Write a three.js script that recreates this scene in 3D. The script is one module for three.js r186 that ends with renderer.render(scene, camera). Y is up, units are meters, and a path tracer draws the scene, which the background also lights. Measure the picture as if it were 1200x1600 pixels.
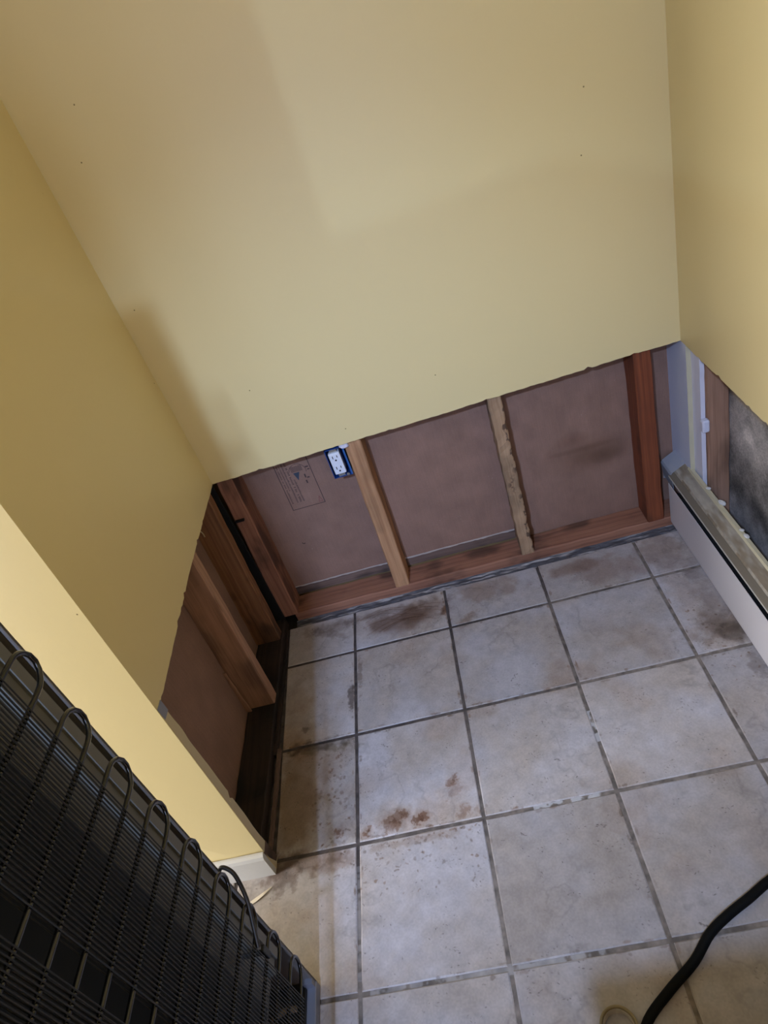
import * as THREE from 'three';
import { mergeGeometries } from 'three/addons/utils/BufferGeometryUtils.js';
import { RoundedBoxGeometry } from 'three/addons/geometries/RoundedBoxGeometry.js';
import { RectAreaLightUniformsLib } from 'three/addons/lights/RectAreaLightUniformsLib.js';

// ------------------------------------------------------------------ camera, lights, exposure
const scene = new THREE.Scene();
scene.background = new THREE.Color(0x0b0c0e);
const renderer = new THREE.WebGLRenderer({ antialias: true });
renderer.toneMapping = THREE.LinearToneMapping;
renderer.toneMappingExposure = 1.0;
renderer.shadowMap.enabled = true;
renderer.shadowMap.type = THREE.PCFSoftShadowMap;
RectAreaLightUniformsLib.init();

const camera = new THREE.PerspectiveCamera(2 * Math.atan(800 / 1048.08) * 180 / Math.PI, 0.75, 0.05, 20);
camera.position.set(0.4773, 1.4814, 1.4475);
camera.setRotationFromMatrix(new THREE.Matrix4().makeBasis(
  new THREE.Vector3(0.95537, -0.29188, 0.04551), new THREE.Vector3(0.26334, 0.77166, -0.57896), new THREE.Vector3(0.13386, 0.56510, 0.81409)));
camera.updateMatrixWorld();
scene.add(camera);

const SPOT = { pos: [0.0, 2.3, 2.4], aim: [0.3, 0.05, 0.0], angle: 26, soft: 0.85, cd: 19, color: [0.45, 0.625, 1.0] };   // daylight-white track spotlight behind the camera, aimed at the opened wall
const SECOND = { pos: [-1.58, 2.33, 2.5], r: 0.038, cd: 4.6, color: [0.46, 0.68, 1.0] };   // dim ceiling globe over the left side of the room, seen past the refrigerator
const WINDOW = { x: -2.34, y: 0.68, z: 1.3, w: 0.85, h: 1.1, L: 41.5, color: [0.975, 0.99, 1.0] };   // low side window on the left

const REAR = { x: 0.2, y: 1.3, z: 3.43, w: 0.9, h: 1.1, L: 9.0, color: [0.455, 0.6, 1.0] };   // daylight window behind the camera

// ------------------------------------------------------------------ helpers
let seed = 7;
const rnd = () => { seed = (seed + 0x6d2b79f5) | 0; let t = Math.imul(seed ^ (seed >>> 15), 1 | seed); t = (t + Math.imul(t ^ (t >>> 7), 61 | t)) ^ t; return ((t ^ (t >>> 14)) >>> 0) / 4294967296; };
const R = (a, b) => a + (b - a) * rnd();
const clamp = (v, a = 0, b = 1) => Math.min(b, Math.max(a, v));
const mix = (a, b, t) => a + (b - a) * t;
const sstep = (a, b, x) => { const t = clamp((x - a) / (b - a)); return t * t * (3 - 2 * t); };
function hash(x, y, s) { let h = Math.imul(x | 0, 374761393) ^ Math.imul(y | 0, 668265263) ^ Math.imul(s | 0, 1274126177); h = Math.imul(h ^ (h >>> 13), 1274126177); return ((h ^ (h >>> 16)) >>> 0) / 4294967296; }
function noise(x, y, s = 0) {
  const xi = Math.floor(x), yi = Math.floor(y); let u = x - xi, v = y - yi; u = u * u * (3 - 2 * u); v = v * v * (3 - 2 * v);
  return mix(mix(hash(xi, yi, s), hash(xi + 1, yi, s), u), mix(hash(xi, yi + 1, s), hash(xi + 1, yi + 1, s), u), v);
}
function fbm(x, y, s = 0, o = 4) { let a = 0.5, r = 0, n = 0; for (let i = 0; i < o; i++) { r += a * noise(x, y, s + i * 17); n += a; a *= 0.5; x *= 2.03; y *= 2.03; } return r / n; }

const used = new Map();
function numbered(name) { const n = used.get(name) ?? 0; used.set(name, n + 1); return n ? name + '_' + String(n).padStart(3, '0') : name; }
function tag(o, label, category, group) { o.userData = { ...o.userData, label, category }; if (group) o.userData.group = group; return o; }
function mesh(name, geo, mat, parent = scene) {
  const m = new THREE.Mesh(Array.isArray(geo) ? merge(geo) : geo, mat); m.name = numbered(name); m.castShadow = m.receiveShadow = true; parent.add(m); return m;
}
function group(name, pos = [0, 0, 0], ry = 0) { const g = new THREE.Group(); g.name = numbered(name); g.position.set(...pos); g.rotation.y = ry; scene.add(g); return g; }
function struct(name, pos, ry) { const g = group(name, pos, ry); g.userData.kind = 'structure'; return g; }
function merge(list) {
  const ps = list.map((g) => { const q = g.index ? g.toNonIndexed() : g; const out = new THREE.BufferGeometry(); for (const k of ['position', 'normal', 'uv']) out.setAttribute(k, q.attributes[k]); return out; });
  return mergeGeometries(ps);
}
// a box with uv in metres
function box(x0, x1, y0, y1, z0, z1, scale = 1) {
  const g = new THREE.BoxGeometry(x1 - x0, y1 - y0, z1 - z0).translate((x0 + x1) / 2, (y0 + y1) / 2, (z0 + z1) / 2); return uvWorld(g, scale);
}
function uvWorld(g, scale = 1) {
  g = g.index ? g.toNonIndexed() : g; const p = g.attributes.position, n = g.attributes.normal, uv = new Float32Array(p.count * 2);
  for (let i = 0; i < p.count; i++) {
    const ax = Math.abs(n.getX(i)), ay = Math.abs(n.getY(i)), az = Math.abs(n.getZ(i));
    const [u, v] = ay >= ax && ay >= az ? [p.getX(i), p.getZ(i)] : ax >= az ? [p.getZ(i), p.getY(i)] : [p.getX(i), p.getY(i)];
    uv[i * 2] = u * scale; uv[i * 2 + 1] = v * scale;
  }
  g.setAttribute('uv', new THREE.BufferAttribute(uv, 2)); return g;
}
const rbox = (w, h, d, r, pos = [0, 0, 0], seg = 2) => uvWorld(new RoundedBoxGeometry(w, h, d, seg, r).translate(...pos));
// a sawn stick from a lower rectangle to an upper one; chamfered corners, edges slightly uneven; uv runs along the grain
function stick(b, t, o = {}) {
  const n = o.rings ?? 14, c = o.chamfer ?? 0.003, j = o.jitter ?? 0.0012, pos = [], uv = [], ou = rnd() * 3, ov = rnd() * 3;
  const ring = (k) => {
    const s = k / n, x = mix(b.x, t.x, s), z = mix(b.z, t.z, s), w = mix(b.w, t.w ?? b.w, s) / 2, d = mix(b.d, t.d ?? b.d, s) / 2, y = mix(b.y, t.y, s), q = [];
    for (const [sx, sz, first] of [[1, 1, 0], [-1, 1, 1], [-1, -1, 0], [1, -1, 1]]) {
      const e = R(-j, j), f = R(-j, j), A = [x + sx * (w + e), y, z + sz * (d + f - c)], B = [x + sx * (w + e - c), y, z + sz * (d + f)];
      q.push(...(first ? [B, A] : [A, B]));
    }
    return q;
  };
  const rings = []; for (let k = 0; k <= n; k++) rings.push(ring(k));
  const len = Math.hypot(t.x - b.x, t.y - b.y, t.z - b.z), per = [0];
  for (let i = 0; i < 8; i++) { const a = rings[0][i], e = rings[0][(i + 1) % 8]; per.push(per[i] + Math.hypot(a[0] - e[0], a[2] - e[2])); }
  const P = (k, i) => [...rings[k][i % 8], (per[i] + ou) / 0.25, (k / n) * len + ov];
  const tri = (...v) => { for (const q of v) { pos.push(q[0], q[1], q[2]); uv.push(q[3], q[4]); } };
  for (let k = 0; k < n; k++) for (let i = 0; i < 8; i++) { const A = P(k, i), B = P(k, i + 1), C = P(k + 1, i + 1), D = P(k + 1, i); tri(A, D, B); tri(B, D, C); }
  for (const k of [0, n]) for (let i = 1; i < 7; i++) { const q = [0, i, i + 1].map((m) => [...rings[k][m], rings[k][m][0] * 4, rings[k][m][2] * 4]); k ? tri(q[0], q[2], q[1]) : tri(q[0], q[1], q[2]); }
  const g = new THREE.BufferGeometry(); g.setAttribute('position', new THREE.Float32BufferAttribute(pos, 3)); g.setAttribute('uv', new THREE.Float32BufferAttribute(uv, 2)); g.computeVertexNormals();
  return g;
}
const plate = (x0, x1, y0, y1, z0, z1, axis, o) => {   // a lying stick along x or z
  const L = axis === 'x' ? x1 - x0 : z1 - z0, w = y1 - y0, d = axis === 'x' ? z1 - z0 : x1 - x0;
  const g = stick({ x: 0, y: 0, z: 0, w, d }, { x: 0, y: L, z: 0 }, { rings: 30, ...o });
  g.rotateZ(-Math.PI / 2); if (axis === 'z') g.rotateY(-Math.PI / 2);
  return g.translate(axis === 'x' ? x0 : (x0 + x1) / 2, (y0 + y1) / 2, axis === 'x' ? (z0 + z1) / 2 : z0);
};
// a sheet cut to an outline [a, b] (metres), thickness t behind its face; groups: 0 the faces, 1 the cut edges
function sheet(outline, t) {
  const s = new THREE.Shape(outline.map(([a, b]) => new THREE.Vector2(a, b)));
  return new THREE.ExtrudeGeometry(s, { depth: t, bevelEnabled: false, curveSegments: 1 }).translate(0, 0, -t);
}
function ragged(a0, b0, a1, b1, step, amp, notch = 0) {   // points of a roughly sawn edge from (a0,b0) to (a1,b1)
  const L = Math.hypot(a1 - a0, b1 - b0), n = Math.max(2, Math.round(L / step)), out = []; let drift = 0;
  for (let i = 0; i <= n; i++) { const t = i / n; drift = drift * 0.8 + R(-amp, amp) * 0.6; out.push([mix(a0, a1, t), mix(b0, b1, t) + (i && i < n ? drift + R(-amp, amp) * 0.6 + (rnd() < notch ? R(0.002, 0.006) : 0) : 0)]); }
  return out;
}
function dataTexture(w, h, f, { srgb = true, repeat = true } = {}) {   // f(x, y) -> [r, g, b] 0..1 (sRGB) or a number
  const d = new Uint8Array(w * h * 4);
  for (let y = 0, i = 0; y < h; y++) for (let x = 0; x < w; x++, i += 4) { const c = f(x, y), a = typeof c === 'number' ? [c, c, c] : c; d[i] = clamp(a[0]) * 255; d[i + 1] = clamp(a[1]) * 255; d[i + 2] = clamp(a[2]) * 255; d[i + 3] = 255; }
  const t = new THREE.DataTexture(d, w, h); t.magFilter = t.minFilter = THREE.LinearFilter; t.wrapS = t.wrapT = repeat ? THREE.MirroredRepeatWrapping : THREE.ClampToEdgeWrapping;
  if (srgb) t.colorSpace = THREE.SRGBColorSpace; t.needsUpdate = true; return t;
}
const std = (o) => new THREE.MeshStandardMaterial({ roughness: 0.8, metalness: 0, ...o });
const rgb = (r, g, b) => new THREE.Color(r / 255, g / 255, b / 255).convertSRGBToLinear();
const tube = (pts, r, seg = 60, rad = 8) => new THREE.TubeGeometry(new THREE.CatmullRomCurve3(pts.map((p) => new THREE.Vector3(...p)), false, 'centripetal'), seg, r, rad, false);

// ------------------------------------------------------------------ materials
const wallBump = dataTexture(512, 512, (x, y) => 0.5 * fbm(x / 9, y / 9, 3, 3) + 0.5 * fbm(x / 40, y / 40, 9, 2), { srgb: false });
wallBump.repeat.set(2, 2);
const paint = std({ color: new THREE.Color(0.81, 0.66, 0.34), roughness: 0.42, bumpMap: wallBump, bumpScale: 0.00025 });
const gypsum = std({ color: rgb(150, 132, 112), roughness: 0.95 });
const tornEdge = std({ color: rgb(204, 188, 158), roughness: 0.95 });
const whitePaint = std({ color: rgb(222, 216, 208), roughness: 0.4 });
const ceilingPaint = std({ color: rgb(196, 186, 160), roughness: 0.9 });
const neutralWall = std({ color: rgb(146, 118, 78), roughness: 0.8 });

function wood(s, base, dark, o = {}) {
  const { knots = [], spots = 0, stain = 0, contrast = 1 } = o;
  const map = dataTexture(256, 1024, (x, y) => {
    const u = x / 256, v = y / 1024; let bend = 0;
    let k = 0; for (const [ku, kv, kr] of knots) { const du = u - ku, dv = (v - kv) * 2.2, d = Math.hypot(du, dv) / kr; bend += Math.exp(-d * d) * Math.sign(du || 1) * 0.08; k = Math.max(k, 1 - sstep(0.25, 0.6, d)); }
    const g = u * 34 + 5 * fbm(u * 3, v * 2.5, s, 3) + bend * 30, line = Math.pow(0.5 + 0.5 * Math.sin(g * 2.1), 2.2);
    let t = 0.2 * line * (0.4 + 1.2 * fbm(u * 5, v * 3, s + 14, 2)) + 0.5 * fbm(u * 70, v * 6, s + 5, 3) + 0.25 * (fbm(u * 190, v * 14, s + 7, 2) - 0.5) + 0.6 * (fbm(u * 3, v * 5, s + 11, 4) - 0.4);
    t = clamp(t * contrast); t = Math.max(t, k);
    const c = [0, 1, 2].map((i) => mix(base[i], dark[i], t) / 255);
    if (stain) { const q = stain * sstep(0.5, 0.72, fbm(u * 3 + 7, v * 6, s + 23, 4)); for (let i = 0; i < 3; i++) c[i] *= 1 - 0.55 * q; }
    if (spots) { const q = sstep(0.56, 0.66, fbm(u * 22, v * 60, s + 31, 3)) * sstep(0.5, 0.64, fbm(u * 4, v * 6, s + 37, 2)) * spots; for (let i = 0; i < 3; i++) c[i] = mix(c[i], [0.3, 0.22, 0.17][i], q * 0.8); }
    return c;
  });
  return std({ map, roughness: 0.78, bumpMap: map, bumpScale: 0.0012 });
}
const woodRed = wood(1, [172, 120, 94], [112, 70, 54], { stain: 0.6 });
const woodTan = wood(2, [206, 158, 116], [146, 98, 66], { stain: 0.25 });
const woodPale = wood(3, [198, 166, 132], [140, 106, 78], { spots: 1, stain: 0.35 });
const woodDeep = wood(4, [152, 82, 46], [94, 44, 24], { stain: 0.5 });
const woodOld = wood(5, [170, 122, 84], [98, 62, 40], { stain: 0.7, knots: [[0.3, 0.4, 0.2]] });
const woodBrown = wood(6, [194, 150, 124], [134, 98, 76], { knots: [[0.55, 0.3, 0.16], [0.4, 0.75, 0.2]], stain: 0.35 });
const woodWet = wood(7, [66, 48, 40], [26, 19, 17], { stain: 0.9 });
const woodGrey = wood(8, [138, 112, 100], [84, 66, 60], { stain: 0.9 });

// brown kraft paper of the far side's wallboard
const paperLeft = paper(41, (c, w, h) => {
  c.save(); c.strokeStyle = 'rgba(44,34,36,0.95)'; c.fillStyle = 'rgba(44,34,36,0.95)'; c.lineWidth = 2;
  // printed stamp: a frame with rows of small type and a round emblem (world -0.077..0.029, 0.373..0.60)
  const X = (x) => (x + 0.26) / 0.84 * w, Y = (y) => (0.66 - y) / 0.63 * h;
  c.beginPath(); c.moveTo(X(-0.075), Y(0.62)); c.lineTo(X(-0.077), Y(0.374)); c.lineTo(X(0.029), Y(0.374)); c.lineTo(X(0.029), Y(0.62)); c.stroke();
  const row = (x, y0, y1, len) => { for (let y = y0; y < y1; y += 0.0042) { if (rnd() < 0.12) continue; c.fillRect(X(x), Y(y), (len * R(0.5, 1)) / 0.84 * w, 2.2); } };
  row(-0.070, 0.392, 0.60, 0.004); row(-0.062, 0.44, 0.60, 0.0035); row(-0.054, 0.40, 0.55, 0.005); row(-0.044, 0.40, 0.60, 0.006); row(-0.034, 0.40, 0.48, 0.005);
  c.lineWidth = 1.2;
  for (let k = 0; k < 12; k++) { c.beginPath(); c.moveTo(X(-0.03 + k * 0.003), Y(0.505)); c.lineTo(X(-0.03 + k * 0.003), Y(0.525)); c.stroke(); }
  c.beginPath(); c.arc(X(-0.012), Y(0.505), 0.026 / 0.84 * w, Math.PI * 1.05, Math.PI * 2.1); c.stroke();
  c.fillStyle = 'rgba(52,66,84,0.9)'; c.beginPath(); c.moveTo(X(-0.028), Y(0.502)); c.lineTo(X(-0.008), Y(0.502)); c.lineTo(X(-0.02), Y(0.474)); c.closePath(); c.fill();
  c.fillStyle = 'rgba(52,42,44,0.8)'; c.fillRect(X(0.002), Y(0.49), 5, 16); c.fillRect(X(0.008), Y(0.478), 9, 5); c.fillRect(X(0.0), Y(0.468), 5, 14); c.fillRect(X(0.014), Y(0.515), 12, 5); c.fillRect(X(0.018), Y(0.505), 9, 4);
  c.strokeStyle = 'rgba(120,40,44,0.8)'; c.beginPath(); c.moveTo(X(0.012), Y(0.38)); c.lineTo(X(0.018), Y(0.40)); c.lineTo(X(0.024), Y(0.38)); c.closePath(); c.stroke();
  c.restore();
  c.strokeStyle = 'rgba(40,28,26,0.8)'; c.lineWidth = 3; c.beginPath(); c.arc(X(-0.092), Y(0.243), 5, 0.4, 3.6); c.stroke();
  c.fillStyle = 'rgba(170,150,130,0.8)'; c.beginPath(); c.arc(X(-0.075), Y(0.21), 2.2, 0, 7); c.fill();
  for (let i = 0; i < 26; i++) { c.fillStyle = 'rgba(190,176,168,' + R(0.2, 0.6) + ')'; c.fillRect(R(0.45, 0.98) * w, R(0.45, 0.85) * h, R(1, 2.5), R(1, 4)); }
});
const paperRight = paper(42, (c, w, h) => {
  const blot = (x, y, rx, ry, a, col) => { const g = c.createRadialGradient(0, 0, 0, 0, 0, 1); g.addColorStop(0, 'rgba(' + col + ',' + a + ')'); g.addColorStop(0.5, 'rgba(' + col + ',' + a * 0.6 + ')'); g.addColorStop(1, 'rgba(' + col + ',0)'); c.save(); c.translate(x * w, y * h); c.scale(rx * w, ry * h); c.fillStyle = g; c.beginPath(); c.arc(0, 0, 1, 0, 7); c.fill(); c.restore(); };
  blot(0.52, 0.61, 0.2, 0.09, 0.34, '88,60,42'); blot(0.46, 0.6, 0.28, 0.13, 0.26, '96,66,48'); blot(0.56, 0.63, 0.1, 0.05, 0.36, '78,54,40'); blot(0.4, 0.5, 0.1, 0.05, 0.25, '104,66,48'); blot(0.44, 0.56, 0.22, 0.02, 0.25, '92,62,44');
  for (let i = 0; i < 40; i++) { c.fillStyle = 'rgba(190,178,170,' + R(0.2, 0.55) + ')'; c.fillRect(R(0.45, 0.8) * w, R(0.2, 0.4) * h, R(1, 2.5), R(1, 5)); }
});
const paperPlain = paper(43, () => {});
function paper(s, draw) {
  const w = 1024, h = 768, cv = document.createElement('canvas'); cv.width = w; cv.height = h; const c = cv.getContext('2d'), im = c.createImageData(w, h);
  for (let y = 0, i = 0; y < h; y++) for (let x = 0; x < w; x++, i += 4) {
    const f = fbm(x / 60, y / 60, s, 4) - 0.5, g = noise(x * 0.9, y * 0.9, s + 3) - 0.5, st = noise(x / 3, y / 40, s + 8) - 0.5, k = 1 + f * 0.16 + g * 0.08 + st * 0.04;
    im.data[i] = 146 * k; im.data[i + 1] = 113 * k; im.data[i + 2] = 98 * k; im.data[i + 3] = 255;
  }
  c.putImageData(im, 0, 0); draw(c, w, h);
  const t = new THREE.CanvasTexture(cv); t.colorSpace = THREE.SRGBColorSpace; t.wrapS = t.wrapT = THREE.MirroredRepeatWrapping; return std({ map: t, roughness: 0.95 });
}
const concrete = std({ roughness: 0.95, map: dataTexture(512, 512, (x, y) => {
  const u = x / 512, v = y / 512, q = (u + v * 0.75), k = 0.6 + 0.6 * (fbm(u * 10, v * 10, 51, 5) - 0.5) + 0.28 * (fbm(q * 26, (u - v) * 6, 57, 3) - 0.5) + 0.16 * (noise(x * 0.7, y * 0.7, 60) - 0.5);
  const b = sstep(0.5, 0.62, fbm(u * 3 + 1, v * 3, 64, 4) + 0.45 * (sstep(0.1, 0.17, u) * sstep(0.42, 0.34, v)) - 0.14);
  return [mix(1.06 * k, 0.7 * k, b), mix(1.02 * k, 0.6 * k, b), mix(1.0 * k, 0.5 * k, b)];
}) });

// floor: glaze colour, pits, dirt and stains of the tiles in one map laid out in floor metres
const FX = -0.35, FZ = -0.22, FS = 1.5, FN = 2048;
const floorMap = (() => {
  const N = FN, C = new Float32Array(N * N * 3), px = (x) => (x - FX) / FS * N, pz = (z) => (z - FZ) / FS * N;
  for (let y = 0, i = 0; y < N; y++) for (let x = 0; x < N; x++, i += 3) {
    const wx = FX + x / N * FS, wz = FZ + y / N * FS, ti = Math.floor(wx / 0.305), tj = Math.floor(wz / 0.305), o = hash(ti, tj, 5) * 40, tone = 0.94 + 0.1 * hash(ti, tj, 6);
    const f = fbm(wx * 9 + o, wz * 9 - o, 70, 4) - 0.5, g = fbm(wx * 45 + o, wz * 45, 74, 3) - 0.5, h = noise(wx * 320, wz * 320, 78) - 0.5, vein = sstep(0.06, 0, Math.abs(fbm(wx * 16 + o, wz * 16, 81, 4) - 0.5)) * sstep(0.5, 0.7, noise(wx * 9, wz * 9, 83));
    const k = tone * (1 + f * 0.22 + g * 0.13 + h * 0.07 - vein * 0.07), w = clamp(0.5 + f * 2.4);
    C[i] = mix(0.735, 0.695, w) * k; C[i + 1] = mix(0.69, 0.675, w) * k; C[i + 2] = mix(0.665, 0.69, w) * k;
  }
  const stain = (x, z, rx, rz, ang, col, a, rough = 1, s = 1, freq = 60) => {
    a *= 0.62; if (rx > 0.02) a *= 0.8;
    const m = Math.max(rx, rz) * 1.3, c = Math.cos(ang), sn = Math.sin(ang);
    for (let y = Math.max(0, Math.floor(pz(z - m))); y < Math.min(N, pz(z + m)); y++) for (let xx = Math.max(0, Math.floor(px(x - m))); xx < Math.min(N, px(x + m)); xx++) {
      const dx = FX + xx / N * FS - x, dz = FZ + y / N * FS - z, u = (dx * c + dz * sn) / rx, v = (-dx * sn + dz * c) / rz, d = Math.hypot(u, v); if (d > 1.25) continue;
      let q = sstep(1.15, 0.35, d + rough * (fbm(dx * freq + s * 9, dz * freq, 90 + s, 4) - 0.5) * 1.6) * a; if (q <= 0) continue;
      const i = (y * N + xx) * 3; for (let k = 0; k < 3; k++) C[i + k] = mix(C[i + k], C[i + k] * col[k], q);
    }
  };
  const dirt = [0.55, 0.48, 0.42], brown = [0.6, 0.45, 0.32], rust = [0.52, 0.33, 0.21], grey = [0.5, 0.48, 0.47], dark = [0.28, 0.24, 0.22];
  // muddy swirl on the cut tile along the back wall
  stain(0.15, -0.085, 0.15, 0.062, 0.0, [0.5, 0.38, 0.3], 1.25, 0.5, 1, 25); stain(0.22, -0.1, 0.1, 0.05, -0.2, [0.7, 0.6, 0.52], 0.8, 0.8, 2, 40);
  for (let k = 0; k < 16; k++) { const t = k / 16, x0 = R(0.02, 0.16), z0 = R(-0.12, -0.04); for (let q = 0; q < 26; q++) { const a = q / 26; stain(x0 + a * 0.14, z0 - Math.sin(a * 2.2 + t) * 0.035, 0.004, 0.0028, 0, [0.72, 0.62, 0.55], 0.55, 0.3, q, 200); } }
  stain(0.297, -0.08, 0.016, 0.026, 0.4, rust, 0.9, 0.8, 3, 120); stain(0.09, -0.135, 0.2, 0.02, 0, dirt, 0.8, 0.8, 4);
  stain(-0.1, -0.13, 0.11, 0.035, 0, [0.66, 0.6, 0.54], 0.8, 0.9, 5); stain(-0.08, -0.1, 0.07, 0.02, 0.5, dirt, 0.6, 1.1, 51);
  stain(0.728, -0.12, 0.12, 0.03, 0, [0.72, 0.6, 0.54], 0.9, 0.9, 6, 30); stain(0.8, -0.07, 0.13, 0.06, 0.2, [0.8, 0.7, 0.66], 0.8, 0.9, 7, 30); stain(0.44, -0.12, 0.13, 0.05, 0.1, [0.74, 0.64, 0.56], 0.85, 0.9, 8, 30); stain(0.98, -0.09, 0.08, 0.09, 0, [0.7, 0.62, 0.56], 0.9, 0.9, 9, 30);
  stain(0.36, -0.015, 0.05, 0.02, -0.5, brown, 0.6, 1, 10);
  // brown splotches on the second tile
  for (const [x, z, r, a] of [[0.085, 0.578, 0.02, 0.8], [0.1, 0.566, 0.018, 0.75], [0.118, 0.56, 0.012, 0.7], [0.153, 0.58, 0.013, 0.9], [0.165, 0.575, 0.01, 0.85], [0.021, 0.59, 0.009, 0.95], [0.028, 0.577, 0.006, 0.8], [-0.05, 0.572, 0.011, 0.85], [0.241, 0.504, 0.011, 0.6], [0.252, 0.494, 0.009, 0.7], [0.262, 0.585, 0.016, 0.55], [0.245, 0.53, 0.02, 0.35], [0.3, 0.59, 0.012, 0.3]]) {
    stain(x, z, r * 1.3, r, R(-1, 1), rust, a, 1.3, Math.floor(x * 900), 150); stain(x, z, r * 2.4, r * 1.8, 0, brown, a * 0.4, 1, Math.floor(z * 700), 60);
  }
  stain(0.1, 0.57, 0.2, 0.05, 0, [0.86, 0.78, 0.7], 0.6, 1, 12, 30);
  // left column: walked-in dirt, plus painted-in shade darkening toward the open wall
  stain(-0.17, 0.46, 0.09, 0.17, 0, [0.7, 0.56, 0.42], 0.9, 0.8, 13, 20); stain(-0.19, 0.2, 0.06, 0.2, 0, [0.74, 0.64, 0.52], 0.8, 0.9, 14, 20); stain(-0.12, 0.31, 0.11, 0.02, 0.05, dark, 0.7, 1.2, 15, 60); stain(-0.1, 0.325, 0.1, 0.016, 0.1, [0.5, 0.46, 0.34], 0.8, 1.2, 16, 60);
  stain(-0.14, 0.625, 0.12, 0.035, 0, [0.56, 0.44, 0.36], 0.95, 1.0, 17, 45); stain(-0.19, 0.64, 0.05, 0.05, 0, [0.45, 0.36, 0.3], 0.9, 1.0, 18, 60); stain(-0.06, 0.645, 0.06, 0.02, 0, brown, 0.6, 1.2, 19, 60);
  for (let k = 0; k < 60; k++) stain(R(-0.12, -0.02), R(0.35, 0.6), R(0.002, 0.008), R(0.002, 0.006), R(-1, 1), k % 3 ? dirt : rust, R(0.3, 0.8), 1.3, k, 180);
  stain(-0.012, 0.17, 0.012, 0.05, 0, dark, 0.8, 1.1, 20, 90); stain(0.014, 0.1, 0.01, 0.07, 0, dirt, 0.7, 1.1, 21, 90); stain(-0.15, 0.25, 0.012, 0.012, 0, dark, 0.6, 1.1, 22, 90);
  // grime in front of the heater
  stain(1.02, 0.14, 0.045, 0.2, 0, [0.55, 0.5, 0.47], 0.8, 0.8, 23, 25); stain(0.98, 0.22, 0.09, 0.06, 0, [0.66, 0.56, 0.46], 0.85, 1, 24, 40); stain(1.03, 0.26, 0.04, 0.05, 0, [0.42, 0.38, 0.33], 0.8, 1, 25, 60); stain(0.965, 0.07, 0.04, 0.12, 0, [0.82, 0.74, 0.66], 0.7, 1, 26, 40); stain(1.035, 0.37, 0.03, 0.04, 0, [0.5, 0.46, 0.42], 0.7, 1, 27, 60);
  for (let k = 0; k < 40; k++) stain(R(0.93, 1.04), R(0.15, 0.4), R(0.002, 0.006), R(0.002, 0.005), R(-1, 1), k % 2 ? dirt : brown, R(0.4, 0.8), 1.2, k, 180);
  // below the third joint
  for (let k = 0; k < 110; k++) { const z = 0.62 + Math.pow(rnd(), 2) * 0.12; stain(R(-0.06, 0.31), z, R(0.0015, 0.006), R(0.0015, 0.005), R(-1, 1), k % 4 ? dirt : brown, R(0.35, 0.8), 1.3, k, 220); }
  stain(0.155, 0.628, 0.15, 0.012, 0, [0.8, 0.72, 0.64], 0.8, 1.1, 28, 60);
  // dirt hugging the joints
  for (let k = 0; k < 240; k++) { const along = rnd() < 0.5, q = Math.floor(R(-0.3, 3.4)) * 0.305, t = R(-0.2, 1.05), e = (rnd() < 0.5 ? -1 : 1) * R(0.005, 0.012); stain(along ? q + e : t, along ? t : q + e, along ? R(0.002, 0.005) : R(0.004, 0.014), along ? R(0.004, 0.014) : R(0.002, 0.005), 0, k % 3 ? dirt : brown, R(0.3, 0.75) * (t > 0.8 ? 0.5 : 1), 1.2, k, 140); }
  // soft brown patches here and there
  for (let k = 0; k < 44; k++) stain(R(-0.2, 1.05), R(-0.05, 1.2), R(0.03, 0.1), R(0.03, 0.08), R(-1, 1), [0.9, 0.82, 0.74], R(0.3, 0.75), 1, k, 24);
  // scratches, dark marks
  for (const [x, z, a, n] of [[0.446, 0.245, -0.9, 8], [0.077, 0.359, 0.4, 5], [0.317, 0.144, 0.2, 4], [0.669, 0.893, 0.6, 8], [0.498, 0.504, 0.3, 6], [0.541, 0.677, 0.2, 8], [0.38, 0.66, 0.7, 5], [0.6, 0.72, 1.2, 5]])
    for (let q = 0; q < n; q++) stain(x + Math.cos(a) * q * 0.003 + R(-0.004, 0.004), z + Math.sin(a) * q * 0.003 + R(-0.003, 0.003), 0.0035, 0.0014, a + R(-0.5, 0.5), dark, 0.6, 0.8, q, 200);
  // pits of the slate relief: many short dark strokes, in clusters
  for (let k = 0; k < 900; k++) { const cx = R(-0.3, 1.1), cz = R(-0.18, 1.25), n = 1 + Math.floor(Math.pow(rnd(), 2) * 9), a = R(0.1, 0.7); for (let q = 0; q < n; q++) stain(cx + R(-0.02, 0.02), cz + R(-0.014, 0.014), R(0.001, 0.0036), R(0.0006, 0.0014), a + R(-0.9, 0.9), grey, R(0.3, 0.9), 1.2, q + k, 300); }
  const T = dataTexture(N, N, (x, y) => { const i = (y * N + x) * 3; return [C[i], C[i + 1], C[i + 2]]; }, { repeat: true }); return T;
})();
const tileBump = dataTexture(1024, 1024, (x, y) => 0.6 * fbm(x / 70, y / 70, 101, 5) + 0.4 * fbm(x / 14, y / 14, 105, 3), { srgb: false });
const tileMat = std({ map: floorMap, roughness: 0.5, bumpMap: tileBump, bumpScale: 0.0016 });
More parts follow.
